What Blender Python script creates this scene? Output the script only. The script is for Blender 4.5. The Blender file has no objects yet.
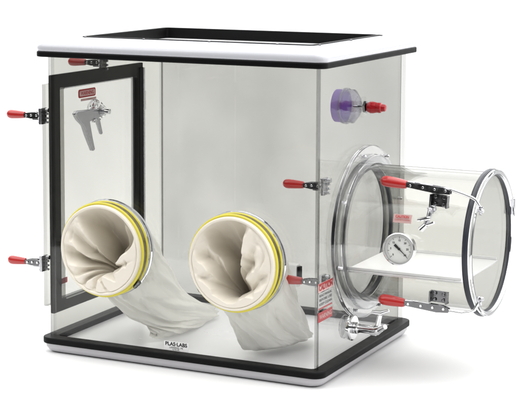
import bpy, bmesh, math, random
from math import sin, cos, pi, sqrt, atan2
from mathutils import Vector, Matrix, noise

S = bpy.context.scene
COL = S.collection
V = Vector
W, D, H = 0.61, 0.4685, 0.5886          # walls of the box, metres
GZ = -0.033                             # height of the backdrop surface

# ------------------------------------------------------------ camera
cd = bpy.data.cameras.new('camera'); cam = bpy.data.objects.new('camera', cd); COL.objects.link(cam)
yaw, pitch, roll = 0.44951336, -0.10875137, 0.00418576
f = V((-sin(yaw)*cos(pitch), cos(yaw)*cos(pitch), sin(pitch)))
r = V((cos(yaw), sin(yaw), 0)); u = r.cross(f)
r2 = r*cos(roll)+u*sin(roll); u2 = u*cos(roll)-r*sin(roll)
m = Matrix((r2, u2, -f)).transposed().to_4x4(); m.translation = V((1.83427524, -2.79422301, 0.84714777))
cam.matrix_world = m
cd.sensor_width = 36; cd.lens = 1610.93/520*36; cd.shift_y = -100/520
cd.clip_start = .05; cd.clip_end = 100
S.camera = cam

# ------------------------------------------------------------ light
wd = bpy.data.worlds.new('World'); S.world = wd; wd.use_nodes = True
nt = wd.node_tree; bg = nt.nodes['Background']
tc = nt.nodes.new('ShaderNodeTexCoord'); sp = nt.nodes.new('ShaderNodeSeparateXYZ')
rp = nt.nodes.new('ShaderNodeValToRGB')
nt.links.new(tc.outputs['Generated'], sp.inputs[0]); mv = nt.nodes.new('ShaderNodeMath'); mv.operation = 'MULTIPLY_ADD'; mv.inputs[1].default_value = .45; nt.links.new(sp.outputs['Y'], mv.inputs[0]); nt.links.new(sp.outputs['Z'], mv.inputs[2]); nt.links.new(mv.outputs[0], rp.inputs[0]); nt.links.new(rp.outputs[0], bg.inputs[0])
rp.color_ramp.elements[0].position = 0.05; rp.color_ramp.elements[0].color = (.03,.03,.03,1)
rp.color_ramp.elements[1].position = .75; rp.color_ramp.elements[1].color = (1,1,1,1)
bg.inputs[1].default_value = 2.9

def area(name, loc, target, sx, sy, power, col=(1,1,1)):
    l = bpy.data.lights.new(name, 'AREA'); l.shape = 'RECTANGLE'; l.size = sx; l.size_y = sy
    l.energy = power; l.color = col
    o = bpy.data.objects.new(name, l); COL.objects.link(o); o.location = loc
    o.rotation_euler = (V(target)-V(loc)).to_track_quat('-Z', 'Y').to_euler()
area('added_fill_overhead', (.4, .4, 2.8), (.4, .35, 0), 3.0, 3.0, 35, (1,.995,.985))  # added fill from above, out of view; no such lamp is known
area('added_fill_left', (-1.7, -2.0, 2.3), (.3, .2, .3), 1.5, 1.5, 19)  # added off-view light for highlights and front fill
area('added_fill_right', (2.9, -.6, 1.3), (.5, .2, .2), .7, 1.3, 7, (.97,.985,1))  # added off-view light to fill from the right

S.view_settings.view_transform = 'Standard'; S.view_settings.look = 'None'
S.view_settings.exposure = 0; S.view_settings.gamma = 1
S.cycles.transparent_max_bounces = 64; S.cycles.max_bounces = 14
S.cycles.transmission_bounces = 10; S.cycles.glossy_bounces = 6
S.cycles.caustics_reflective = False; S.cycles.caustics_refractive = False

# ------------------------------------------------------------ materials
def pbr(name, col, rough=.5, metal=0, noise_scale=0, var=0, rvar=0, bump=0, bscale=200, coat=0, spec=.5, sheen=0):
    m = bpy.data.materials.new(name); m.use_nodes = True
    t = m.node_tree; b = t.nodes['Principled BSDF']
    b.inputs['Base Color'].default_value = (*col, 1); b.inputs['Roughness'].default_value = rough
    b.inputs['Metallic'].default_value = metal; b.inputs['Coat Weight'].default_value = coat
    b.inputs['Specular IOR Level'].default_value = spec; b.inputs['Sheen Weight'].default_value = sheen
    co = t.nodes.new('ShaderNodeTexCoord')
    if noise_scale:
        n = t.nodes.new('ShaderNodeTexNoise'); n.inputs['Scale'].default_value = noise_scale; n.inputs['Detail'].default_value = 6
        t.links.new(co.outputs['Object'], n.inputs['Vector'])
        if var:
            mr = t.nodes.new('ShaderNodeMix'); mr.data_type = 'RGBA'
            mr.inputs[6].default_value = (*[c*(1-var) for c in col], 1); mr.inputs[7].default_value = (*[min(1, c*(1+var)) for c in col], 1)
            t.links.new(n.outputs['Fac'], mr.inputs[0]); t.links.new(mr.outputs[2], b.inputs['Base Color'])
        if rvar:
            q = t.nodes.new('ShaderNodeMapRange'); q.inputs[1].default_value = .3; q.inputs[2].default_value = .7
            q.inputs[3].default_value = max(0.02, rough-rvar); q.inputs[4].default_value = rough+rvar
            t.links.new(n.outputs['Fac'], q.inputs[0]); t.links.new(q.outputs[0], b.inputs['Roughness'])
    if bump:
        n2 = t.nodes.new('ShaderNodeTexNoise'); n2.inputs['Scale'].default_value = bscale; n2.inputs['Detail'].default_value = 4
        t.links.new(co.outputs['Object'], n2.inputs['Vector'])
        bp = t.nodes.new('ShaderNodeBump'); bp.inputs['Strength'].default_value = bump; bp.inputs['Distance'].default_value = .002
        t.links.new(n2.outputs['Fac'], bp.inputs['Height']); t.links.new(bp.outputs[0], b.inputs['Normal'])
    return m

def acrylic(name, tint, rim, rough=.015, power=4, refl=.5, painted_reflections=0):
    """clear sheet: see-through, absorbing more along slanted paths, Schlick reflection on either side"""
    m = bpy.data.materials.new(name); m.use_nodes = True; t = m.node_tree
    for n in list(t.nodes): t.nodes.remove(n)
    N = t.nodes.new; L = t.links.new
    out = N('ShaderNodeOutputMaterial'); mix = N('ShaderNodeMixShader'); tr = N('ShaderNodeBsdfTransparent'); gl = N('ShaderNodeBsdfGlossy')
    gl.inputs['Roughness'].default_value = rough
    lw = N('ShaderNodeLayerWeight'); lw.inputs['Blend'].default_value = .5
    p5 = N('ShaderNodeMath'); p5.operation = 'POWER'; p5.inputs[1].default_value = 5
    ma = N('ShaderNodeMath'); ma.operation = 'MULTIPLY_ADD'; ma.inputs[1].default_value = .96*refl; ma.inputs[2].default_value = .04*refl
    L(lw.outputs['Facing'], p5.inputs[0]); L(p5.outputs[0], ma.inputs[0]); L(ma.outputs[0], mix.inputs[0])
    pw = N('ShaderNodeMath'); pw.operation = 'POWER'; pw.inputs[1].default_value = power
    L(lw.outputs['Facing'], pw.inputs[0])
    mc = N('ShaderNodeMix'); mc.data_type = 'RGBA'; mc.inputs[6].default_value = (*tint,1); mc.inputs[7].default_value = (*rim,1)
    L(pw.outputs[0], mc.inputs[0])
    last = mc.outputs[2]
    if painted_reflections:  # cloudy reflections painted into the sheet colour as soft noise
        co = N('ShaderNodeTexCoord'); n = N('ShaderNodeTexNoise'); n.inputs['Scale'].default_value = 5; n.inputs['Detail'].default_value = 3; n.inputs['Roughness'].default_value = .45
        mp = N('ShaderNodeMapping'); mp.inputs['Scale'].default_value = (1, 1, .8)
        L(co.outputs['Object'], mp.inputs[0]); L(mp.outputs[0], n.inputs['Vector'])
        q = N('ShaderNodeMapRange'); q.inputs[1].default_value = .3; q.inputs[2].default_value = .7
        q.inputs[3].default_value = 1-painted_reflections; q.inputs[4].default_value = 1
        L(n.outputs['Fac'], q.inputs[0])
        vm = N('ShaderNodeVectorMath'); vm.operation = 'SCALE'; L(last, vm.inputs[0]); L(q.outputs[0], vm.inputs['Scale']); last = vm.outputs[0]
    L(last, tr.inputs[0]); L(tr.outputs[0], mix.inputs[1]); L(gl.outputs[0], mix.inputs[2]); L(mix.outputs[0], out.inputs[0])
    return m

def glass(name, col=(.93,.935,.94), rough=.0):
    m = pbr(name, col, rough, noise_scale=15, var=.01)
    b = m.node_tree.nodes['Principled BSDF']; b.inputs['Transmission Weight'].default_value = 1; b.inputs['IOR'].default_value = 1.49
    return m

M = {}
M['glass'] = glass('solid_clear_acrylic')
M['glassdoor'] = glass('solid_pale_grey_acrylic', (.84,.85,.86))
M['glassgrey'] = glass('solid_smoky_acrylic', (.80,.80,.82), .03)
M['backdrop'] = pbr('white_backdrop', (.71,.71,.71), .9, noise_scale=2, var=.01, spec=.1)
M['lid'] = pbr('white_moulded_plastic', (.57,.575,.61), .25, noise_scale=30, rvar=.06, bump=.03, bscale=90, coat=.3)
M['base'] = pbr('off_white_moulded_plastic', (.50,.49,.51), .38, noise_scale=25, var=.03, rvar=.06, bump=.05, bscale=120)
M['floor'] = pbr('white_floor_plastic', (.85,.85,.875), .22, noise_scale=7, var=.012, rvar=.08, bump=.05, bscale=22)
M['window'] = pbr('frosted_light_window', (.92,.92,.93), .5, noise_scale=20, rvar=.05)
_t = M['window'].node_tree; _m = _t.nodes.new('ShaderNodeMixShader'); _m.inputs[0].default_value = .5; _q = _t.nodes.new('ShaderNodeBsdfTransparent')
_t.links.new(_t.nodes['Principled BSDF'].outputs[0], _m.inputs[1]); _t.links.new(_q.outputs[0], _m.inputs[2]); _t.links.new(_m.outputs[0], _t.nodes['Material Output'].inputs[0])
M['rubber'] = pbr('black_rubber', (.0045,.0045,.005), .5, noise_scale=60, rvar=.03, bump=.015, bscale=300, spec=.1)
M['foam'] = pbr('charcoal_foam_gasket', (.065,.065,.068), .7, spec=.15, noise_scale=40, var=.15, bump=.06, bscale=260)
M['ring'] = pbr('dark_ring_gasket', (.024,.027,.036), .35, spec=.35, noise_scale=40, rvar=.08)
M['pane'] = acrylic('clear_acrylic_front', (.982,.983,.98), (.62,.63,.61))
M['pane_back'] = acrylic('acrylic_back_bg_shade', (.662,.661,.642), (.5,.5,.5), painted_reflections=.13)  # clear sheet; grey of a dimmer studio background put into its tint
M['pane_left'] = acrylic('acrylic_left_bg_shade', (.705,.706,.68), (.6,.6,.58), painted_reflections=.03)  # same background dimness painted into the left pane
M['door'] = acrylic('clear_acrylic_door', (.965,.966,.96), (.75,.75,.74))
M['doorpane'] = acrylic('acrylic_side_door_bg_shade', (.745,.746,.722), (.6,.6,.6), painted_reflections=.05)  # door pane tint also carries the darker background
M['doorthin'] = acrylic('clear_acrylic_outer_door', (.94,.942,.94), (.6,.6,.6), refl=.3)
M['edge'] = acrylic('acrylic_edge', (.62,.62,.61), (.16,.16,.16), rough=.12, power=1.6, refl=1.5)
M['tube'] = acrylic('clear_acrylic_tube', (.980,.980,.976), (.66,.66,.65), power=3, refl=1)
M['tube_back'] = acrylic('acrylic_tube_bg_shade', (.69,.69,.662), (.50,.50,.485), power=3)  # rear half of the clear tube, darkened to paint in a dimmer background
M['ringclear'] = acrylic('clear_acrylic_flange', (.955,.956,.955), (.36,.37,.39), rough=.04, power=2.6, refl=1.6)
M['chrome'] = pbr('polished_metal', (.78,.78,.79), .14, 1, noise_scale=90, rvar=.06)
M['polished'] = pbr('satin_alloy', (.46,.46,.48), .2, 1, noise_scale=12, rvar=.06)
M['zinc'] = pbr('zinc_plated_steel', (.50,.50,.52), .27, 1, noise_scale=70, var=.2, rvar=.1)
M['steel'] = pbr('dark_steel', (.16,.16,.165), .22, 1, noise_scale=80, var=.3, rvar=.1)
M['red'] = pbr('red_vinyl_grip', (.42,.011,.010), .34, noise_scale=60, rvar=.06, coat=.4)
M['redfit'] = pbr('red_plastic_fitting', (.36,.008,.014), .3, noise_scale=60, rvar=.06)
M['yellow'] = pbr('yellow_rubber_band', (.66,.58,.06), .42, noise_scale=60, var=.05)
M['gold'] = pbr('brass_clamp_band', (.20,.17,.10), .35, .7, noise_scale=120, var=.5, rvar=.1)
M['cloth'] = pbr('cream_glove_rubber', (.74,.69,.60), .42, noise_scale=14, var=.05, rvar=.08, bump=.35, bscale=55, sheen=.1)
M['sleeve'] = pbr('pale_sleeve_rubber', (.81,.80,.745), .42, noise_scale=10, var=.04, rvar=.08, bump=.35, bscale=45)
M['purple'] = pbr('purple_filter_paper', (.15,.045,.40), .5, noise_scale=80, var=.15)
M['filter'] = acrylic('clear_filter_housing', (.70,.68,.78), (.26,.25,.33), rough=.08, power=1.3, refl=1.6)
M['white'] = pbr('white_sticker', (.86,.86,.85), .4, noise_scale=50, var=.02)
M['labelred'] = pbr('red_label', (.36,.02,.025), .4, noise_scale=200, var=.1)
M['labelpale'] = pbr('faded_pink_label', (.62,.40,.38), .5, noise_scale=100, var=.1)
M['labelgrey'] = pbr('worn_grey_label', (.42,.42,.41), .5, noise_scale=60, var=.15)
M['ink'] = pbr('black_ink', (.02,.02,.02), .5, noise_scale=50, var=.1)
M['inkred'] = pbr('red_ink', (.5,.05,.05), .5, noise_scale=50, var=.1)
M['box'] = pbr('white_outlet_plastic', (.85,.85,.84), .35, noise_scale=30, rvar=.05)
M['tray'] = pbr('white_tray_plastic', (.94,.94,.94), .35, noise_scale=12, rvar=.05, var=.01)
M['greyplastic'] = pbr('smoky_grey_plastic', (.34,.34,.35), .22, .6, noise_scale=50, var=.3, rvar=.1, coat=.5)

# ------------------------------------------------------------ mesh helpers
class MB:
    def __init__(s): s.v = []; s.f = []; s.mi = []
    def add(s, verts, faces, mi=0):
        o = len(s.v); s.v += [tuple(v) for v in verts]
        for i, q in enumerate(faces):
            s.f.append(tuple(a+o for a in q)); s.mi.append(mi[i] if isinstance(mi, list) else mi)
        return s
    def box(s, a, b, mi=0):
        x0,y0,z0 = a; x1,y1,z1 = b
        vs = [(x0,y0,z0),(x1,y0,z0),(x1,y1,z0),(x0,y1,z0),(x0,y0,z1),(x1,y0,z1),(x1,y1,z1),(x0,y1,z1)]
        return s.add(vs, [(0,3,2,1),(4,5,6,7),(0,1,5,4),(1,2,6,5),(2,3,7,6),(3,0,4,7)], mi)
    def lathe(s, o, axis, prof, n=32, mi=0, caps=True):
        """prof: list of (distance along axis, radius)"""
        ax = V(axis).normalized(); t = ax.orthogonal().normalized(); b = ax.cross(t); o = V(o)
        vs = []; fs = []
        for (h, rr) in prof:
            for i in range(n):
                a = 2*pi*i/n; vs.append(o+ax*h+(t*cos(a)+b*sin(a))*rr)
        k = len(prof)
        for j in range(k-1):
            for i in range(n):
                i2 = (i+1) % n; fs.append((j*n+i, j*n+i2, (j+1)*n+i2, (j+1)*n+i))
        if caps:
            fs.append(tuple(range(n-1, -1, -1))); fs.append(tuple((k-1)*n+i for i in range(n)))
        return s.add(vs, fs, mi)
    def closed_lathe(s, o, axis, prof, n=96, mi=0):
        """ring of revolution: profile is a closed loop"""
        ax = V(axis).normalized(); t = ax.orthogonal().normalized(); b = ax.cross(t); o = V(o)
        vs = []; fs = []; k = len(prof)
        for (h, rr) in prof:
            for i in range(n):
                a = 2*pi*i/n; vs.append(o+ax*h+(t*cos(a)+b*sin(a))*rr)
        for j in range(k):
            j2 = (j+1) % k
            for i in range(n):
                i2 = (i+1) % n; fs.append((j*n+i, j*n+i2, j2*n+i2, j2*n+i))
        return s.add(vs, fs, mi)
    def torus(s, o, axis, R, rr, sq=1.0, n=96, k=14, mi=0):
        return s.closed_lathe(o, axis, [(sin(2*pi*i/k)*rr*sq, R+cos(2*pi*i/k)*rr) for i in range(k)], n, mi)
    def pipe(s, pts, rad, n=12, mi=0):
        pts = [V(p) for p in pts]; rad = rad if isinstance(rad, list) else [rad]*len(pts)
        d0 = (pts[1]-pts[0]).normalized(); t = d0.orthogonal().normalized()
        vs = []; fs = []
        for i, p in enumerate(pts):
            if i == 0: d = d0
            elif i == len(pts)-1: d = (pts[-1]-pts[-2]).normalized()
            else: d = ((pts[i+1]-p).normalized()+(p-pts[i-1]).normalized()).normalized()
            t = (t-d*t.dot(d)).normalized(); b = d.cross(t)
            for j in range(n):
                a = 2*pi*j/n; vs.append(p+(t*cos(a)+b*sin(a))*rad[i])
        for i in range(len(pts)-1):
            for j in range(n):
                j2 = (j+1) % n; fs.append((i*n+j, i*n+j2, (i+1)*n+j2, (i+1)*n+j))
        fs.append(tuple(range(n-1,-1,-1))); fs.append(tuple((len(pts)-1)*n+j for j in range(n)))
        return s.add(vs, fs, mi)
    def plate(s, outer, inner, place, t0, t1, mi=0, me=None, skip=None):
        """flat plate with a hole; outer and inner are 2-d loops of the same length, place maps (a, b, t) to a point"""
        me = mi if me is None else me
        n = len(outer); vs = []
        for lp, t in ((outer,t0),(outer,t1),(inner,t0),(inner,t1)):
            vs += [place(a, b, t) for a, b in lp]
        fs = []; ms = []
        for i in range(n):
            j = (i+1) % n
            fs += [(i, j, 2*n+j, 2*n+i), (n+i, 3*n+i, 3*n+j, n+j)]; ms += [mi, mi]
            if not (skip and skip(outer[i], outer[j])):
                fs.append((i, n+i, n+j, j)); ms.append(me)
            fs.append((2*n+i, 2*n+j, 3*n+j, 3*n+i)); ms.append(me)
        return s.add(vs, fs, ms)
    def loft(s, loops, mi=0, caps=(True, True)):
        n = len(loops[0]); vs = [p for l in loops for p in l]; fs = []
        for k in range(len(loops)-1):
            for i in range(n):
                j = (i+1) % n; fs.append((k*n+i, k*n+j, (k+1)*n+j, (k+1)*n+i))
        if caps[0]: fs.append(tuple(range(n-1,-1,-1)))
        if caps[1]: fs.append(tuple((len(loops)-1)*n+i for i in range(n)))
        return s.add(vs, fs, mi)
    def build(s, name, mats, parent=None, angle=35, bevel=0, fix=True):
        me = bpy.data.meshes.new(name); me.from_pydata(s.v, [], s.f)
        mats = mats if isinstance(mats, (list, tuple)) else [mats]
        for q in mats: me.materials.append(q)
        for p, i in zip(me.polygons, s.mi): p.material_index = i; p.use_smooth = True
        if fix:
            b = bmesh.new(); b.from_mesh(me); bmesh.ops.remove_doubles(b, verts=b.verts, dist=1e-6)
            bmesh.ops.recalc_face_normals(b, faces=b.faces); b.to_mesh(me); b.free()
        me.set_sharp_from_angle(angle=math.radians(angle))
        o = bpy.data.objects.new(name, me); COL.objects.link(o)
        if bevel:
            q = o.modifiers.new('bevel', 'BEVEL'); q.width = bevel; q.segments = 2; q.limit_method = 'ANGLE'; q.angle_limit = math.radians(40)
        if parent: attach(o, parent)
        return o

WORLD = {}
def attach(o, parent):
    o.parent = parent
    if parent.name in WORLD: o.matrix_parent_inverse = Matrix.Translation(-WORLD[parent.name])
def root(name, loc, label, cat):
    o = bpy.data.objects.new(name, None); COL.objects.link(o); o.location = loc; o.empty_display_size = .05
    o['label'] = label; o['category'] = cat; WORLD[o.name] = V(loc); return o

PXY = lambda a, b, t: (a, b, t)      # horizontal plate
PXZ = lambda a, b, t: (a, t, b)      # faces y
PYZ = lambda a, b, t: (t, a, b)      # faces x
def rr_loop(x0, x1, y0, y1, rad, n=8):
    out = []
    for cx, cy, a0 in ((x1-rad,y0+rad,-pi/2),(x1-rad,y1-rad,0),(x0+rad,y1-rad,pi/2),(x0+rad,y0+rad,pi)):
        for i in range(n+1):
            a = a0+pi/2*i/n; out.append((cx+rad*cos(a), cy+rad*sin(a)))
    return out
def circle_in_rect(x0, x1, y0, y1, cx, cy, rad, n=96):
    angs = sorted(set([round(-pi+2*pi*i/n, 6) for i in range(n)]+[round(atan2(y-cy, x-cx), 6) for x in (x0,x1) for y in (y0,y1)]))
    O = []; I = []
    for a in angs:
        c, q = cos(a), sin(a)
        t = min([(x1-cx)/c if c > 1e-9 else ((x0-cx)/c if c < -1e-9 else 1e9), (y1-cy)/q if q > 1e-9 else ((y0-cy)/q if q < -1e-9 else 1e9)])
        O.append((cx+c*t, cy+q*t)); I.append((cx+rad*c, cy+rad*q))
    return O, I

def text(name, s, size, origin, right, up, mat, parent, wmax=None, off=.0006, bold=.0):
    c = bpy.data.curves.new(name, 'FONT'); c.body = s; c.size = size; c.align_x = 'CENTER'; c.align_y = 'CENTER'; c.offset = bold
    t = bpy.data.objects.new(name, c); COL.objects.link(t)
    me = bpy.data.meshes.new_from_object(t); bpy.data.objects.remove(t)
    R = V(right).normalized(); U = V(up).normalized(); Nn = R.cross(U)
    xs = [v.co.x for v in me.vertices]; sx = 1
    if wmax and xs: sx = wmax/(max(xs)-min(xs))
    for v in me.vertices: v.co = V(origin)+R*(v.co.x*sx)+U*v.co.y+Nn*off
    me.materials.clear(); me.materials.append(mat)
    me.name = name
    o = bpy.data.objects.new(name, me); COL.objects.link(o); attach(o, parent); return o
def sticker(name, label, center, right, up, w, h, mat, parent, t=.0006, rad=.0015):
    R = V(right).normalized(); U = V(up).normalized(); Nn = R.cross(U); c = V(center)
    lp = rr_loop(-w/2, w/2, -h/2, h/2, rad, 4)
    m = MB().loft([[c+R*a+U*b+Nn*k for a, b in lp] for k in (0, t)])
    o = m.build(name, mat, parent)
    if label: o['label'] = label
    return o

# ------------------------------------------------------------ setting: seamless white studio sweep
pr = [(-.95, GZ)] + [(14, GZ)] + [(14+2*sin(a*pi/24), GZ+2*(1-cos(a*pi/24))) for a in range(1, 13)] + [(16, 3.0)]
mb = MB(); n = len(pr)
mb.add([(x, y, z) for x in (-16, 14) for y, z in pr], [(i, n+i, n+i+1, i+1) for i in range(n-1)])
bd = mb.build('backdrop', M['backdrop'], angle=80, fix=False); bd['kind'] = 'structure'; bd['label'] = 'plain white seamless backdrop under and behind the glove box'

# ------------------------------------------------------------ the glove box
G = root('glove_box', (W/2, D/2, GZ), 'clear acrylic glove box with white lid and cream arm ports on white surface', 'glove box')

# moulded base, floor and lower gasket
def rr3(off, rad, z): return [(x, y, z) for x, y in rr_loop(-off, W+off, -off, D+off, rad)]
MB().loft([rr3(-.006,.02,GZ), rr3(.002,.022,GZ+.0008), rr3(.009,.024,GZ+.005), rr3(.0135,.026,GZ+.012), rr3(.0145,.026,-.0126)]).build('base', M['base'], G)
MB().loft([rr3(-.004,.012,-.0127), rr3(-.004,.012,-.0116)]).build('chamber_floor', M['floor'], G)
MB().plate(rr_loop(-.0175, W+.0175, -.0175, D+.0175, .024), rr_loop(.0105, W-.0105, .0105, D-.0105, .010), PXY, -.0130, 0).build('lower_gasket', M['rubber'], G, bevel=.002)

# walls
T = .009
zb, zt = -.003, H+.002
PX = [(.146, .202), (.444, .202)]; PR = .090
fw = MB(); mid = (PX[0][0]+PX[1][0])/2
for (x0, x1), (cx, cz) in (((0, mid), PX[0]), ((mid, W), PX[1])):
    O, I = circle_in_rect(x0, x1, zb, zt, cx, cz, PR)
    fw.plate(O, I, PXZ, 0, T, 0, 1, skip=lambda a, b: abs(a[0]-mid) < 1e-5 and abs(b[0]-mid) < 1e-5)
fw.build('front_wall', [M['pane'], M['edge']], G)
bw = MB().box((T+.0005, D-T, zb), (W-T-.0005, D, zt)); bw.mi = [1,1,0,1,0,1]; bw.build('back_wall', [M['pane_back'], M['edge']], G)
DY0, DY1, DZ0, DZ1 = .045, .352, .070, .520        # opening of the side door
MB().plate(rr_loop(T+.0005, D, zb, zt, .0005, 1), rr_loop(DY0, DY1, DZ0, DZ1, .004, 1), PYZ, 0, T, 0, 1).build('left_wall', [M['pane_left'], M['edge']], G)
CY, CZ, TR = .24, .235, .140
O, I = circle_in_rect(T+.0005, D, zb, zt, CY, CZ, TR-.006)
MB().plate(O, I, PYZ, W-T, W, 0, 1).build('right_wall', [M['pane'], M['edge']], G)

# upper gasket and lid with its recessed window
MB().plate(rr_loop(-.0215, W+.0215, -.0215, D+.0215, .018), rr_loop(.010, W-.010, .010, D-.010, .012), PXY, H, H+.0115).build('upper_gasket', M['rubber'], G, bevel=.002)
HX0, HX1, HY0, HY1 = .046, .576, .052, .415
def hole(z, o=0): return [(x, y, z) for x, y in rr_loop(HX0-o, HX1+o, HY0-o, HY1+o, .012)]
zz = H+.0115
lid = MB().loft([hole(zz), rr3(.0195,.018,zz), rr3(.0215,.02,zz+.004), rr3(.0215,.021,zz+.010), rr3(.0185,.022,zz+.0165), rr3(.012,.022,zz+.0215), rr3(.002,.02,zz+.0245), rr3(-.014,.016,zz+.0262), hole(zz+.0268, .004), hole(zz+.0268), hole(zz)], caps=(False, False))
LID = lid.build('lid', M['lid'], G, angle=50)
MB().plate(rr_loop(HX0+.0003, HX1-.0003, HY0+.0003, HY1-.0003, .012), rr_loop(HX0+.009, HX1-.009, HY0+.009, HY1-.009, .006), PXY, zz-.0005, zz+.0285).build('window_seal', M['rubber'], LID, bevel=.0008)
MB().loft([[(x,y,z) for x,y in rr_loop(HX0+.003, HX1-.003, HY0+.003, HY1-.003, .010)] for z in (zz+.002, zz+.005)]).build('light_window', M['window'], LID)
for x, y in [(HX0+.015,HY0-.004),(.20,HY0-.004),(.35,HY0-.004),(.50,HY0-.004),(HX1+.004,HY0+.02),(HX1+.004,.23),(HX1+.003,.40)]:
    MB().lathe((x,y,zz+.0262), (0,0,1), [(0,.0028),(.0022,.0028),(.0032,.0018)], 12).build('screw', M['steel'], LID)

# ---- side door: charcoal seal, clear door plate, labels
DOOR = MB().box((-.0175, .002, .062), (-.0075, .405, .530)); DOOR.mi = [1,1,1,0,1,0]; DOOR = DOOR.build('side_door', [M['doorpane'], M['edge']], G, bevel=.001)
MB().plate(rr_loop(.012, .392, .044, .548, .003, 2), rr_loop(DY0, DY1, DZ0, DZ1, .003, 2), PYZ, -.0068, -.0005).build('door_seal', M['foam'], DOOR)
MB().plate(rr_loop(DY0-.0002, DY1+.0002, DZ0-.0002, DZ1+.0002, .003, 2), rr_loop(DY0+.0045, DY1-.0045, DZ0+.0045, DZ1-.0045, .003, 2), PYZ, -.0062, -.0035).build('inner_trim', M['white'], DOOR)
# dark frame bars standing off the rear of the door
MB().box((.0100, .356, .050), (.0125, .372, .540)).build('rear_door_rail', M['rubber'], DOOR, bevel=.0008)
MB().box((.0100, .3745, .055), (.0115, .381, .538)).build('rear_rail_strip', M['zinc'], DOOR)
for z in (.12, .46):
    MB().box((-.020, .396, z-.022), (-.0035, .412, z+.022)).lathe((-.018,.413,z-.026), (0,0,1), [(0,.004),(.052,.004)], 12).build('door_hinge', M['ringclear'], DOOR, bevel=.001)
st = sticker('warning_label', 'red warning label on the side door', (.0008-.0068, .160, .4995), (0,-1,0), (0,0,1), .068, .019, M['labelred'], DOOR, rad=.004)
# door faces -x outwards; the camera reads it from inside through the front wall
bpy.data.objects.remove(st)
st = sticker('warning_label', 'red rounded warning label on the side door', (-.0073, .162, .4985), (0,1,0), (0,0,1), .070, .0185, M['labelred'], DOOR, rad=.005)
st2 = sticker('label_face', None, (-.0066, .162, .4985), (0,1,0), (0,0,1), .062, .0115, M['labelpale'], st, rad=.003)
text('lettering', 'WARNING', .0115, (-.0060, .162, .4985), (0,1,0), (0,0,1), M['labelred'], st, wmax=.054, off=.0003, bold=.0003)
st = sticker('caption_label', 'small line of red print below the warning label', (-.0073, .168, .4845), (0,1,0), (0,0,1), .062, .005, M['labelpale'], DOOR, rad=.001)
st = sticker('door_handle_mark', None, (-.0073, .062, .105), (0,1,0), (0,0,1), .03, .012, M['labelred'], DOOR, rad=.002); st.name = 'red_tab'

# door vent valve: faceted clear knob with smoky forked lever, inside the door pane
vo = V((.0, .178, .4585))
vv = MB().lathe(vo+V((-.006,0,0)), (1,0,0), [(0,.021),(.004,.025),(.010,.026),(.012,.022),(.020,.021),(.022,.015),(.030,.013),(.034,.009)], 12).build('vent_knob', M['glass'], G, angle=20)
MB().lathe(vo+V((.0,0,0)), (1,0,0), [(0,.006),(.040,.006),(.041,.003)], 12).build('spindle', M['chrome'], vv)
for i in range(8):
    a = 2*pi*i/8
    MB().lathe(vo+V((.006, cos(a)*.019, sin(a)*.019)), (1,0,0), [(0,.0032),(.005,.0032),(.006,.002)], 6).build('knob_bolt', M['chrome'], vv)
lv = MB()
def slab(pts, x0, x1):
    return [[(x0,y,z) for y,z in pts], [(x1,y,z) for y,z in pts]]
y0, z0 = vo.y, vo.z
lv.loft(slab([(y0-.108,z0+.004),(y0-.100,z0+.010),(y0-.006,z0+.006),(y0+.004,z0-.002),(y0-.004,z0-.012),(y0-.050,z0-.018),(y0-.040,z0-.052),(y0-.030,z0-.080),(y0-.038,z0-.083),(y0-.060,z0-.050),(y0-.075,z0-.024),(y0-.096,z0-.010)], .012, .022))
lv.loft(slab([(y0-.034,z0-.012),(y0-.018,z0-.014),(y0-.006,z0-.048),(y0-.012,z0-.050)], .020, .027))
LV = lv.build('vent_lever', M['polished'], vv, bevel=.002)

# ---- toggle clamps (small): steel bracket on the wall, linkage, red grip pointing along -x
def small_clamp():
    e = bpy.data.objects.new('toggle_clamp', None); COL.objects.link(e); e.empty_display_size = .02; e.parent = G
    e.matrix_parent_inverse = Matrix.Translation(-WORLD[G.name])
    m = MB()                                     # bracket: angle plate with four bolts
    m.box((-.006,-.010,-.017), (.000,.012,.017)).box((-.026,-.004,-.009), (-.006,.008,-.006))
    for dz in (-.013, -.0045, .0045, .013):
        m.lathe((-.006,-.004,dz), (-1,0,0), [(0,.0036),(.0035,.0036),(.0045,.0024)], 6)
        m.lathe((.000,.005,dz), (1,0,0), [(0,.0028),(.006,.0028),(.008,.002)], 8)
    m.build('bracket', M['zinc'], e, bevel=.0006)
    m = MB()
    for y in (-.0055, .0045):
        m.loft([[(x, yy, z) for x, z in ((-.006,-.006),(-.006,.005),(-.018,.0075),(-.034,.0065),(-.046,.004),(-.046,-.004),(-.030,-.0065))] for yy in (y, y+.0025)])
    m.box((-.050,-.003,-.0028), (-.030,.003,.0028))
    m.build('linkage', M['steel'], e, bevel=.0005)
    m = MB()
    for x, z in ((-.014,.001),(-.027,.001),(-.039,0)): m.lathe((x,-.008,z), (0,1,0), [(0,.0016),(.0006,.0024),(.0025,.0024)], 10).lathe((x,-.006,z),(0,1,0),[(0,.0014),(.014,.0014)],8)
    m.build('rivet', M['chrome'], e)
    m = MB().lathe((-.046,0,0), (-1,0,0), [(0,.0052),(.001,.0066),(.006,.0074),(.020,.0086),(.032,.0094),(.038,.0090),(.042,.0072),(.0445,.0040),(.0452,.0012)], 24)
    g = m.build('grip', M['red'], e)
    for v in g.data.vertices: v.co.y *= .8
    m = MB().pipe([(-.006,.002,.004),(-.014,.004,.010),(.004,.004,.0125)], .0022, 8).lathe((.004,.004,.0125),(1,0,0),[(0,.0045),(.006,.0045)],12)
    m.build('spindle', M['zinc'], e)
    return e
def copy_tree(e):
    c = e.copy(); COL.objects.link(c)
    for ch in e.children:
        d = ch.copy(); COL.objects.link(d); d.parent = c
        for g in ch.children:
            q = g.copy(); COL.objects.link(q); q.parent = d
    return c
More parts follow.
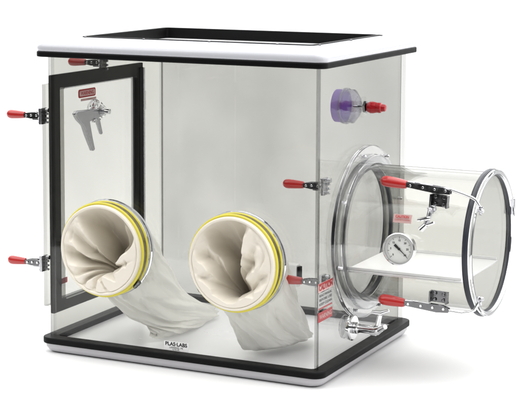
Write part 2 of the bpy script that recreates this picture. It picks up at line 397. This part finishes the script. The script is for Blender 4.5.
c0 = small_clamp()
spots = [(( -.0185,.010,.4625),0), ((-.0175,.006,.152),0), ((-.002,.224,.5585),0), ((W-.012,.064,.3515),0), ((W-.012,.060,.160),0)]
for i, (p, a) in enumerate(spots):
    e = c0 if i == 0 else copy_tree(c0)
    e.location = p; e.rotation_euler = (0, 0, a)

# ---- arm ports and gauntlets
def vnoise(x, y, z): return noise.noise(V((x, y, z)))
def pleat(phi, keys):
    """piecewise-linear fold height over the angle, with sharp creases at the keys"""
    phi %= 360; ks = keys+[(keys[0][0]+360, keys[0][1])]
    if phi < ks[0][0]: phi += 360
    for (a, va), (b, vb) in zip(ks, ks[1:]):
        if a <= phi <= b:
            t = (phi-a)/(b-a)
            return va+(vb-va)*t
    return 0
def catmull(P, t):
    n = len(P)-1; k = min(int(t*n), n-1); u_ = t*n-k
    g = lambda i: P[max(0, min(n, i))]
    p0, p1, p2, p3 = g(k-1), g(k), g(k+1), g(k+2)
    return tuple(.5*(2*b+(c-a)*u_+(2*a-5*b+4*c-d)*u_**2+(3*b-a-3*c+d)*u_**3) for a, b, c, d in zip(p0, p1, p2, p3))

def gauntlet(cx, cz, apex, keys, kexp, path, seed, bottom):
    R0 = .0868; yf = -.038
    m = MB(); NA, NR = 180, 56
    ax, az = apex[0]*R0, apex[1]*R0
    vs = []; fs = []
    for j in range(NR+1):
        s = j/NR
        for i in range(NA):
            th = 2*pi*i/NA
            rx, rz = R0*cos(th), R0*sin(th)
            x = rx+(ax-rx)*s; z = rz+(az-rz)*s
            phi = (math.degrees(atan2(rz-az, rx-ax))+vnoise(s*3, seed, 1)*14*s+vnoise(s*3, seed+cos(th)*1.5, sin(th)*1.5)*10*s) % 360
            k = pleat(phi, kexp)
            dep = .092*s**k+.075*s**6
            amp = max(0, sin(pi*min(1, s*1.04)))**.7
            dep += pleat(phi, keys)*amp*.080
            dep += (vnoise(x*26+seed, z*26, seed*1.7)*.010+abs(vnoise(x*34, z*34+seed, 3))*.014-abs(vnoise(x*17+seed*2, z*17, 7))*.022+.006*max(0, 1-abs(vnoise(x*22, z*22, seed))*10))*min(1, sin(pi*s)*2.2)
            dep = max(dep, -.004); z -= max(0, dep)**2*2.6
            bx = vnoise(x*30, z*30, seed+9)*.006*sin(pi*s); bz = vnoise(x*30+50, z*30, seed)*.006*sin(pi*s)
            vs.append((cx+x+bx, yf+dep, cz+z+bz))
    for j in range(NR):
        for i in range(NA):
            i2 = (i+1) % NA; fs.append((j*NA+i, j*NA+i2, (j+1)*NA+i2, (j+1)*NA+i))
    fs.append(tuple(NR*NA+i for i in range(NA)))
    m.add(vs, fs, 0)
    # cuff rolled over the rim
    prof = []
    for k in range(15):
        a = pi*k/14; prof.append((yf-.0035*sin(a)*1.1, R0+.0028-cos(a)*.0034))
    prof.append((-.002, R0+.0060)); prof.append((-.002, R0-.001))
    m.closed_lathe((cx, 0, cz), (0,1,0), prof, 180, 0)
    # sleeve hanging inside the chamber: sections given as centre and two half-axes
    NS, NB = 72, 160; loops = []
    for j in range(NS+1):
        t = j/NS; k = catmull(path, t); c = V(k[:3]); A_ = V(k[3:6]); B_ = V(k[6:9]); lp = []
        for i in range(NB):
            a = 2*pi*i/NB; w = min(1, t*3.5)
            f_ = 1.05-.17*w*abs(vnoise(cos(a)*2.0+seed, sin(a)*2.0, t*1.8))*2+.06*w*abs(vnoise(cos(a)*5+seed, sin(a)*5, t*7))
            f_ -= .07*w*max(0, 1-abs(vnoise(cos(a)*1.5, sin(a)*1.5+seed, t*2.5))*9)+.05*w*max(0, 1-abs(vnoise(cos(a)*3+4, sin(a)*3+seed, t*4))*7)
            p = c+A_*cos(a)*f_+B_*sin(a)*f_
            if p.z < -.0085: p.z = -.0085+vnoise(p.x*60, p.y*60, 1)*.0006
            p.y = max(p.y, .0005 if t < .02 else .0105)
            lp.append(p)
        loops.append(lp)
    m.loft(loops, 1, caps=(False, True))
    g = m.build('gauntlet', [M['cloth'], M['sleeve']], G, angle=60)
    ss = g.modifiers.new('s', 'SUBSURF'); ss.levels = 1; ss.render_levels = 1
    # port ring: white collar, two yellow bands and the brass clamp band between them
    pc = MB().closed_lathe((cx,0,cz), (0,1,0), [(-.030,.0921),(-.030,.0935),(.016,.0935),(.016,.0905),(0.0,.0895),(0,.0921)], 128).build('port_ring', M['lid'], G)
    for yy in (-.0300, -.0110):
        MB().torus((cx,yy,cz), (0,1,0), .0945, .0034, .95, 128, 12).build('yellow_band', M['yellow'], pc)
    MB().closed_lathe((cx,0,cz), (0,1,0), [(-.0262,.0938),(-.0262,.0958),(-.0148,.0958),(-.0148,.0938)], 128).build('clamp_band', M['gold'], pc)
    # worm screw of the clamp band
    a = math.radians(bottom); q = V((cx+.100*cos(a), -.019, cz+.100*sin(a))); tdir = V((-sin(a), 0, cos(a)))
    MB().lathe(q-tdir*.009, tdir, [(0,.003),(.003,.0042),(.010,.0042),(.011,.005),(.018,.005)], 12).build('band_screw', M['steel'], pc)
    # clear flange against the panel
    MB().closed_lathe((cx,0,cz), (0,1,0), [(-.0045,.0945),(-.0045,.0985),(-.0005,.1000),(-.0005,.0945)], 128).build('clear_flange', M['glass'], pc)
    return g

keysL = [(0,-.30),(18,-.10),(30,-.60),(42,.05),(58,.45),(72,.10),(88,.60),(108,.95),(113,-.55),(130,-.10),(141,-.65),(158,.0),(178,-.35),(196,.10),(208,-.60),(222,.10),(240,-.45),(262,.0),(278,-.45),(300,-.05),(318,-.55),(338,-.05)]
kL = [(0,1.9),(20,1.5),(45,.8),(65,.5),(106,.42),(115,.85),(145,1.0),(185,1.4),(210,1.9),(240,2.4),(290,2.9),(330,2.7),(350,2.2)]
pathL = [(.146,.001,.202,.0865,0,0,0,0,.0865),(.147,.026,.190,.084,0,0,0,.012,.082),(.156,.066,.140,.068,.020,0,-.010,.048,.058),(.178,.125,.072,.040,.062,0,-.030,.040,.040),(.196,.185,.030,.016,.104,0,-.036,.022,.024),(.205,.222,.002,.010,.140,0,-.020,.006,.012)]
gauntlet(*PX[0], (-.08,-.48), keysL, kL, pathL, 1.3, -42)
keysR = [(0,-.35),(20,-.1),(38,-.45),(55,-.15),(66,-.55),(74,.20),(84,.75),(90,.45),(97,.95),(106,.80),(111,-.35),(124,-.05),(131,-.62),(148,-.20),(160,-.50),(185,-.15),(225,-.25),(270,-.30),(315,-.25),(345,-.20)]
kR = [(0,1.4),(30,1.2),(62,.9),(76,.45),(95,.30),(106,.34),(114,.75),(135,1.0),(165,1.7),(190,2.6),(225,3.4),(270,3.8),(325,3.0),(348,1.8)]
pathR = [(.444,.001,.202,.0865,0,0,0,0,.0865),(.444,.026,.188,.084,0,0,0,.014,.082),(.448,.062,.132,.078,.008,0,-.006,.048,.054),(.452,.102,.074,.068,.026,0,-.018,.050,.032),(.452,.140,.028,.054,.062,0,-.028,.036,.018),(.449,.170,-.002,.038,.086,0,-.016,.006,.006)]
gauntlet(*PX[1], (-.22,-.74), keysR, kR, pathR, 5.1, 215)

# ---- transfer chamber: flange, tube, inner door, outer door
FL = MB().closed_lathe((W,CY,CZ), (1,0,0), [(.0005,TR+.0008),(.0005,.178),(.0095,.178),(.0095,TR+.0008)], 128).build('chamber_flange', M['glass'], G, bevel=.0015)
MB().closed_lathe((W,CY,CZ), (1,0,0), [(.012,TR+.001),(.012,.160),(.022,.158),(.022,TR+.001)], 128).build('clamp_ring', M['ringclear'], FL, bevel=.0015)
for i in range(8):
    a = 2*pi*(i+.35)/8; p = V((W, CY+cos(a)*.168, CZ+sin(a)*.168))
    MB().lathe(p+V((.0115,0,0)), (1,0,0), [(0,.0045),(.0015,.0045),(.0016,.0032),(.008,.0032),(.0095,.002)], 6).build('flange_bolt', M['zinc'], FL)
TX = .872
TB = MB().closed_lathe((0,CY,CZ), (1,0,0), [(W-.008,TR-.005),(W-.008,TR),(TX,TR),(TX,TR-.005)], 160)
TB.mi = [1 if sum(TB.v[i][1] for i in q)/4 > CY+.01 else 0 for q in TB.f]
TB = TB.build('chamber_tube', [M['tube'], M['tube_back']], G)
ID = MB().lathe((W-.022,CY,CZ), (1,0,0), [(0,.148),(.0005,.150),(.0095,.150),(.010,.148)], 96).build('inner_chamber_door', M['door'], G)
MB().closed_lathe((W-.0115,CY,CZ), (1,0,0), [(0,.1335),(0,.1445),(.0022,.146),(.0022,.133)], 128).build('inner_door_gasket', M['ring'], ID)
MB().closed_lathe((W+.004,CY,CZ), (1,0,0), [(0,.1275),(0,.1345),(.007,.1345),(.007,.1275)], 128).build('inner_seal_ring', M['ring'], ID)
OD = MB().lathe((TX+.0012,CY,CZ), (1,0,0), [(0,.1346),(.0042,.1346)], 160).build('outer_chamber_door', M['doorthin'], G)
MB().closed_lathe((TX,CY,CZ), (1,0,0), [(-.0040,.1406),(-.0040,.1440),(-.002,.1462),(.0005,.1470),(.004,.1470),(.0068,.1450),(.0074,.142),(.0072,.1372),(.0055,.1348),(.0006,.1348),(.0004,.1406)], 160).build('door_gasket', M['ring'], OD)
MB().closed_lathe((TX+.0078,CY,CZ), (1,0,0), [(0,.1365),(0,.1440),(.002,.1455),(.0060,.1450),(.0075,.142),(.0075,.1370)], 160).build('door_rim', M['glassdoor'], OD)
hy, hz = CY+.150*cos(math.radians(20)), CZ+.150*sin(math.radians(20))
MB().box((TX-.008,hy-.006,hz-.016), (TX+.012,hy+.001,hz+.016)).lathe((TX+.010,hy-.002,hz-.019),(0,0,1),[(0,.0045),(.038,.0045)],16).build('door_hinge', M['glassgrey'], OD, bevel=.001)

# chamber clamps: long-hook toggle clamps on the tube
def hook_clamp(sgn):
    """local: +x toward the door, z up = away from the tube; sgn mirrors the hook"""
    e = bpy.data.objects.new('hook_clamp', None); COL.objects.link(e); e.empty_display_size = .02; e.parent = G
    e.matrix_parent_inverse = Matrix.Translation(-WORLD[G.name])
    m = MB().box((.000,-.010,-.034*sgn if sgn > 0 else .016), (.040,-.004,-.016*sgn if sgn > 0 else .034))
    m = MB(); a, b = (-.034, -.010) if sgn > 0 else (.010, .032)
    m.box((.004,-.001,a), (.040,.002,b)).box((.004,-.012,a), (.007,.002,b)).box((.037,-.012,a), (.040,.002,b))
    for x in (.013, .031):
        for z in (a+.005, b-.005): m.lathe((x,-.001,z), (0,-1,0), [(0,.0042),(.003,.0042),(.004,.003)], 6)
    m.build('bracket', M['steel'], e, bevel=.0006)
    m = MB()
    for y in (-.010, -.001):
        m.loft([[(x, yy, z) for x, z in ((-.048,-.004),(-.048,.005),(-.010,.0068),(.030,.006),(.044,.002),(.044,-.006),(.020,-.0085))] for yy in (y, y+.0022)])
    m.build('lever_arm', M['steel'], e, bevel=.0006)
    m = MB().box((-.046,-.0078,.0035), (.006,-.0012,.0072)).box((-.030,-.0078,-.003), (-.018,-.0012,.008))
    for x in (-.038,-.012,.012,.034): m.lathe((x,-.0118,0), (0,1,0), [(0,.002),(.0006,.0028),(.014,.0028),(.0146,.002)], 10)
    m.build('rivet_plate', M['chrome'], e, bevel=.0005)
    g = MB().lathe((-.046,-.0045,0), (-1,0,.02), [(0,.0058),(.001,.0075),(.006,.0088),(.022,.0102),(.038,.0108),(.046,.0104),(.051,.0084),(.054,.0045),(.0548,.0014)], 28).build('grip', M['red'], e)
    hk = [(.020,-.0045,.002),(.045,-.0045,.003*sgn),(.070,-.004,-.002 if sgn > 0 else -.0035),(.086,-.004,-.006 if sgn > 0 else .001),(.0945,-.004,-.010 if sgn > 0 else .006),(.100,-.003,-.018 if sgn > 0 else .018),(.104,-.001,-.026 if sgn > 0 else .027)]
    m = MB().pipe(hk, .0031, 12)
    m.build('hook_rod', M['chrome'], e, angle=60)
    tip = V(hk[-1]); m = MB().lathe(tip+V((-.004,-.002,0)), (1,-.2,-.3*sgn), [(0,.0065),(.004,.0065),(.0045,.0045),(.011,.0045),(.013,.003)], 6)
    for k in range(3):
        a = 2*pi*k/3+.5; m.pipe([tip, tip+V((.003, -.006+cos(a)*.009, sin(a)*.010))], .0028, 8)
    m.build('wing_nut', M['zinc'], e, bevel=.0004)
    return e
A = hook_clamp(1); A.location = (.795, .118, .3560); A.rotation_euler = (0, math.radians(4), 0)
B = hook_clamp(-1); B.location = (.800, .103, .1275); B.rotation_euler = (0, math.radians(2), 0)

# pressure gauge
gc = V((.7480, .0860, .2390)); gd = V((.10, -1, .06)).normalized()
gr = V((1, .10, 0)).normalized(); gu = gr.cross(gd)*-1
if gu.z < 0: gu = -gu
GA = MB().lathe(gc+gd*-.008, gd, [(0,.026),(.002,.0300),(.019,.0300),(.021,.0318),(.0245,.0318),(.0258,.0300),(.0225,.0284),(.0190,.0282)], 64).build('pressure_gauge', M['chrome'], G)
MB().lathe(gc+gd*-.030, gd, [(0,.008),(.022,.008)], 16).build('stem', M['zinc'], GA)
fc = gc+gd*.0112
MB().lathe(fc, gd, [(0,.0282),(.0008,.0282)], 48).build('dial', M['white'], GA)
m = MB()
for i in range(41):
    a = math.radians(225-270*i/40); L = .0045 if i % 5 == 0 else .0022; wd_ = .00035 if i % 5 == 0 else .0002
    dr = gr*cos(a)+gu*sin(a); tn = gr*-sin(a)+gu*cos(a); p = fc+gd*.0011
    m.add([p+dr*.0245-tn*wd_, p+dr*.0245+tn*wd_, p+dr*(.0245-L)+tn*wd_, p+dr*(.0245-L)-tn*wd_], [(0,1,2,3)])
m.build('scale_marks', M['ink'], GA)
for i, s_ in enumerate(('0','5','10','15','20','25','30')):
    a = math.radians(225-270*i/6); p = fc+gd*.0007+(gr*cos(a)+gu*sin(a))*.0165
    text('numeral', s_, .0052, p, gr, gu, M['ink'], GA, off=.0005, bold=.0001)
na = math.radians(-42); dr = gr*cos(na)+gu*sin(na); tn = gr*-sin(na)+gu*cos(na); p = fc+gd*.0022
m = MB(); lp = [dr*.021-tn*.0003, dr*.021+tn*.0003, dr*.002+tn*.0010, dr*-.005+tn*.0022, dr*-.012+tn*.0026, dr*-.012-tn*.0026, dr*-.005-tn*.0022, dr*.002-tn*.0010]
m.loft([[p+q+gd*k for q in lp] for k in (0, .0006)]).lathe(p, gd, [(0,.0028),(.0014,.0024)], 16)
m.build('needle', M['ink'], GA)
MB().lathe(fc+gd*.0050, gd, [(0,.0284),(.0008,.0284)], 48).build('lens', M['door'], GA)

# petcock valve on the tube
q = V((.7960,.1275,.3170)); nn = V((0,-.62,.45)).normalized()
PV = MB().lathe(q-nn*.004, (0,-.8,-.2), [(0,.009),(.008,.009),(.009,.006),(.016,.006)], 6).pipe([q+V((0,-.010,-.004)), q+V((0,-.014,-.012)), q+V((-.003,-.016,-.024)), q+V((-.008,-.018,-.033))], [.0045,.0052,.0040,.0042], 12).build('petcock', M['zinc'], G)
MB().pipe([q+V((-.022,-.020,-.024)), q+V((-.004,-.020,-.020)), q+V((.004,-.020,-.018))], [.0030,.0042,.003], 10).pipe([q+V((-.006,-.018,-.033)), q+V((-.016,-.020,-.043))], [.0052,.0060], 12).pipe([q+V((-.004,-.018,-.032)), q+V((.012,-.022,-.026))], [.0035,.0028], 10).build('petcock_handle', M['chrome'], PV)

# label on the tube
def on_tube(y, r_=TR): return CZ+sqrt(r_*r_-(y-CY)**2)
st = MB(); K = 8; lv_ = []
for j in range(K+1):
    a = math.radians(152.5+ (159.5-152.5)*j/K); lv_.append(a)
vs = []
for rr_ in (TR+.0004, TR+.0009):
    for a in lv_:
        for x in (.7225, .7600): vs.append((x, CY+rr_*cos(a), CZ+rr_*sin(a)))
n = (K+1)*2; fs = []
for j in range(K):
    fs += [(2*j,2*j+1,2*j+3,2*j+2), (n+2*j,n+2*j+2,n+2*j+3,n+2*j+1), (2*j,2*j+2,n+2*j+2,n+2*j), (2*j+1,n+2*j+1,n+2*j+3,2*j+3)]
st.add(vs, fs); TL = st.build('tube_label', M['labelpale'], G); TL['label'] = 'small faded red label on the clear chamber tube'
am = math.radians(156); ptl = V((.7412, CY+(TR+.0012)*cos(am), CZ+(TR+.0012)*sin(am)))
text('lettering', 'CAUTION', .0065, ptl+V((0,-.0006,.0035)), (1,0,0), V((0,sin(am),-cos(am))), M['inkred'], TL, wmax=.028, bold=.0003)
text('lettering', 'CLOSE BOTH DOORS', .004, ptl+V((0,-.0006,-.0030)), (1,0,0), V((0,sin(am),-cos(am))), M['inkred'], TL, wmax=.032)

# ---- right wall: filter with red barb fitting, chrome purge valve, stickers
fy, fz = .222, .4935
FT = MB().lathe((W-.058,fy,fz), (1,0,0), [(0,.030),(.0015,.0335),(.020,.0340)], 48).build('air_filter', M['purple'], G)
MB().lathe((W-.0415,fy,fz), (1,0,0), [(.003,.034),(.004,.037),(.009,.037),(.010,.0345),(.022,.0345),(.024,.032),(.0315,.022)], 48).build('filter_housing', M['filter'], FT)
MB().closed_lathe((W-.0405,fy,fz), (1,0,0), [(0,.0325),(0,.0365),(.004,.0365),(.004,.0325)], 48).build('filter_rim', M['ringclear'], FT)
MB().lathe((W+.0005,fy,fz), (1,0,0), [(0,.021),(.003,.021),(.004,.018)], 32).build('fitting_washer', M['door'], FT)
MB().lathe((W+.0042,fy,fz), (1,0,0), [(0,.013),(.005,.013)], 6).build('fitting_nut', M['steel'], FT)
MB().lathe((W+.0095,fy,fz), (1,0,0), [(0,.006),(.002,.0095),(.008,.0120),(.014,.0118),(.020,.0105),(.024,.0100),(.0255,.0108),(.031,.0100),(.033,.0075),(.040,.0068),(.041,.0050)], 10).build('hose_barb', M['redfit'], FT)
MB().pipe([(W-.020,fy-.002,fz),(W+.002,fy,fz)], .003, 10).build('filter_stem', M['chrome'], FT)

py, pz = .166, .050
PG = MB().lathe((W+.0005,py,pz), (1,0,0), [(0,.0255),(.003,.0265),(.007,.0265),(.0095,.024),(.010,.011)], 6*8).build('purge_valve', M['chrome'], G)
MB().lathe((W-.016,py,pz), (1,0,0), [(0,.020),(.003,.024),(.0065,.024)], 32).build('inner_washer', M['ringclear'], PG)
MB().lathe((W+.010,py,pz), (1,0,0), [(0,.0105),(.002,.012),(.008,.012),(.010,.0095),(.014,.0085),(.036,.0085),(.037,.0115),(.048,.0115),(.0485,.009)], 24).build('valve_body', M['chrome'], PG)
MB().pipe([(W+.052,py,pz),(W+.060,py-.002,pz+.001),(W+.068,py-.002,pz+.006)], [.010,.0105,.008], 16).pipe([(W+.060,py,pz-.002),(W+.071,py-.010,pz+.006),(W+.084,py-.018,pz+.014)], [.0058,.0056,.005], 12).build('elbow', M['chrome'], PG)
MB().pipe([(W+.060,py,pz+.006),(W+.063,py,pz+.022),(W+.066,py,pz+.034)], [.0062,.005,.0045], 12).pipe([(W+.050,py-.004,pz+.037),(W+.068,py,pz+.036),(W+.083,py+.004,pz+.042)], [.0040,.0058,.0034], 12).build('valve_handle', M['chrome'], PG)

# stickers on the right wall by the front corner
def wall_st(name, label, y0, y1, z0, z1, mat): return sticker(name, label, (W+.0003, (y0+y1)/2, (z0+z1)/2), (0,1,0), (0,0,1), y1-y0, z1-z0, mat, G)
s1 = wall_st('warning_label', 'red and white warning label high in the stack by the corner', .004, .076, .1525, .170, M['labelpale'])
sticker('label_field', None, (W+.0010,.040,.1680), (0,1,0), (0,0,1), .068, .003, M['labelred'], s1, t=.0003, rad=.0005)
text('lettering', 'CAUTION', .0150, (W+.0009,.040,.1605), (0,1,0), (0,0,1), M['labelred'], s1, wmax=.066, bold=.0005)
s2 = wall_st('instruction_label', 'grey label with small print between two red labels', .004, .074, .118, .1505, M['labelgrey'])
for k, tx in enumerate(('READ MANUAL', 'BEFORE USE', 'KEEP CLEAN')): text('lettering', tx, .007, (W+.0009,.039,.145-.0085*k), (0,1,0), (0,0,1), M['ink'], s2, wmax=.060)
sticker('red_line', None, (W+.0010,.039,.1200), (0,1,0), (0,0,1), .066, .0025, M['labelred'], s2, t=.0003, rad=.0005)
s3 = wall_st('warning_label', 'solid red warning label lowest by the corner', .004, .074, .0935, .1125, M['labelred'])
text('lettering', 'WARNING', .013, (W+.0009,.039,.1030), (0,1,0), (0,0,1), M['labelpale'], s3, wmax=.060, bold=.0002)

# sticker on the front wall near the base
s4 = sticker('maker_label', 'small white label with black print low on the front wall', (.3010,-.0004,.0125), (1,0,0), (0,0,1), .056, .0185, M['white'], G)
text('lettering', 'PLAS·LABS', .0105, (.3010,-.0010,.0165), (1,0,0), (0,0,1), M['ink'], s4, wmax=.050, bold=.0003)
text('lettering', 'LANSING, MI', .0052, (.3010,-.0010,.0095), (1,0,0), (0,0,1), M['ink'], s4, wmax=.030)
text('lettering', 'U.S.A.', .0048, (.3010,-.0010,.0055), (1,0,0), (0,0,1), M['ink'], s4, wmax=.016)

# outlet box on the back wall
bx = MB().box((.262, D-T-.026, .052), (.368, D-T-.0008, .104)).build('outlet_box', M['box'], G, bevel=.002)
MB().box((.369, D-T-.022, .066), (.3755, D-T-.008, .100)).build('cable_grip', M['rubber'], bx, bevel=.001)
text('lettering', '120V 5A', .008, (.335, D-T-.0262, .078), (1,0,0), (0,0,1), M['ink'], bx, wmax=.024)

# ---- tray resting inside the tube
tz = CZ-.062; hw = sqrt((TR-.0055)**2-(.062)**2)-.001
TRY = MB(); lp = rr_loop(W+.006, TX-.012, CY-hw, CY+hw, .006, 4)
TRY.loft([[(x,y,z) for x,y in lp] for z in (tz, tz+.004)])
TR_ = root('sliding_tray', ((W+TX)/2, CY, tz), 'flat white tray lying inside the clear transfer tube', 'tray')
TRY.build('tray_plate', M['tray'], TR_, bevel=.001)
for yy in (CY-hw+.004, CY+hw-.007):
    MB().box((W+.008, yy, tz+.0042), (TX-.014, yy+.003, tz+.010)).build('tray_lip', M['tray'], TR_, bevel=.0008)
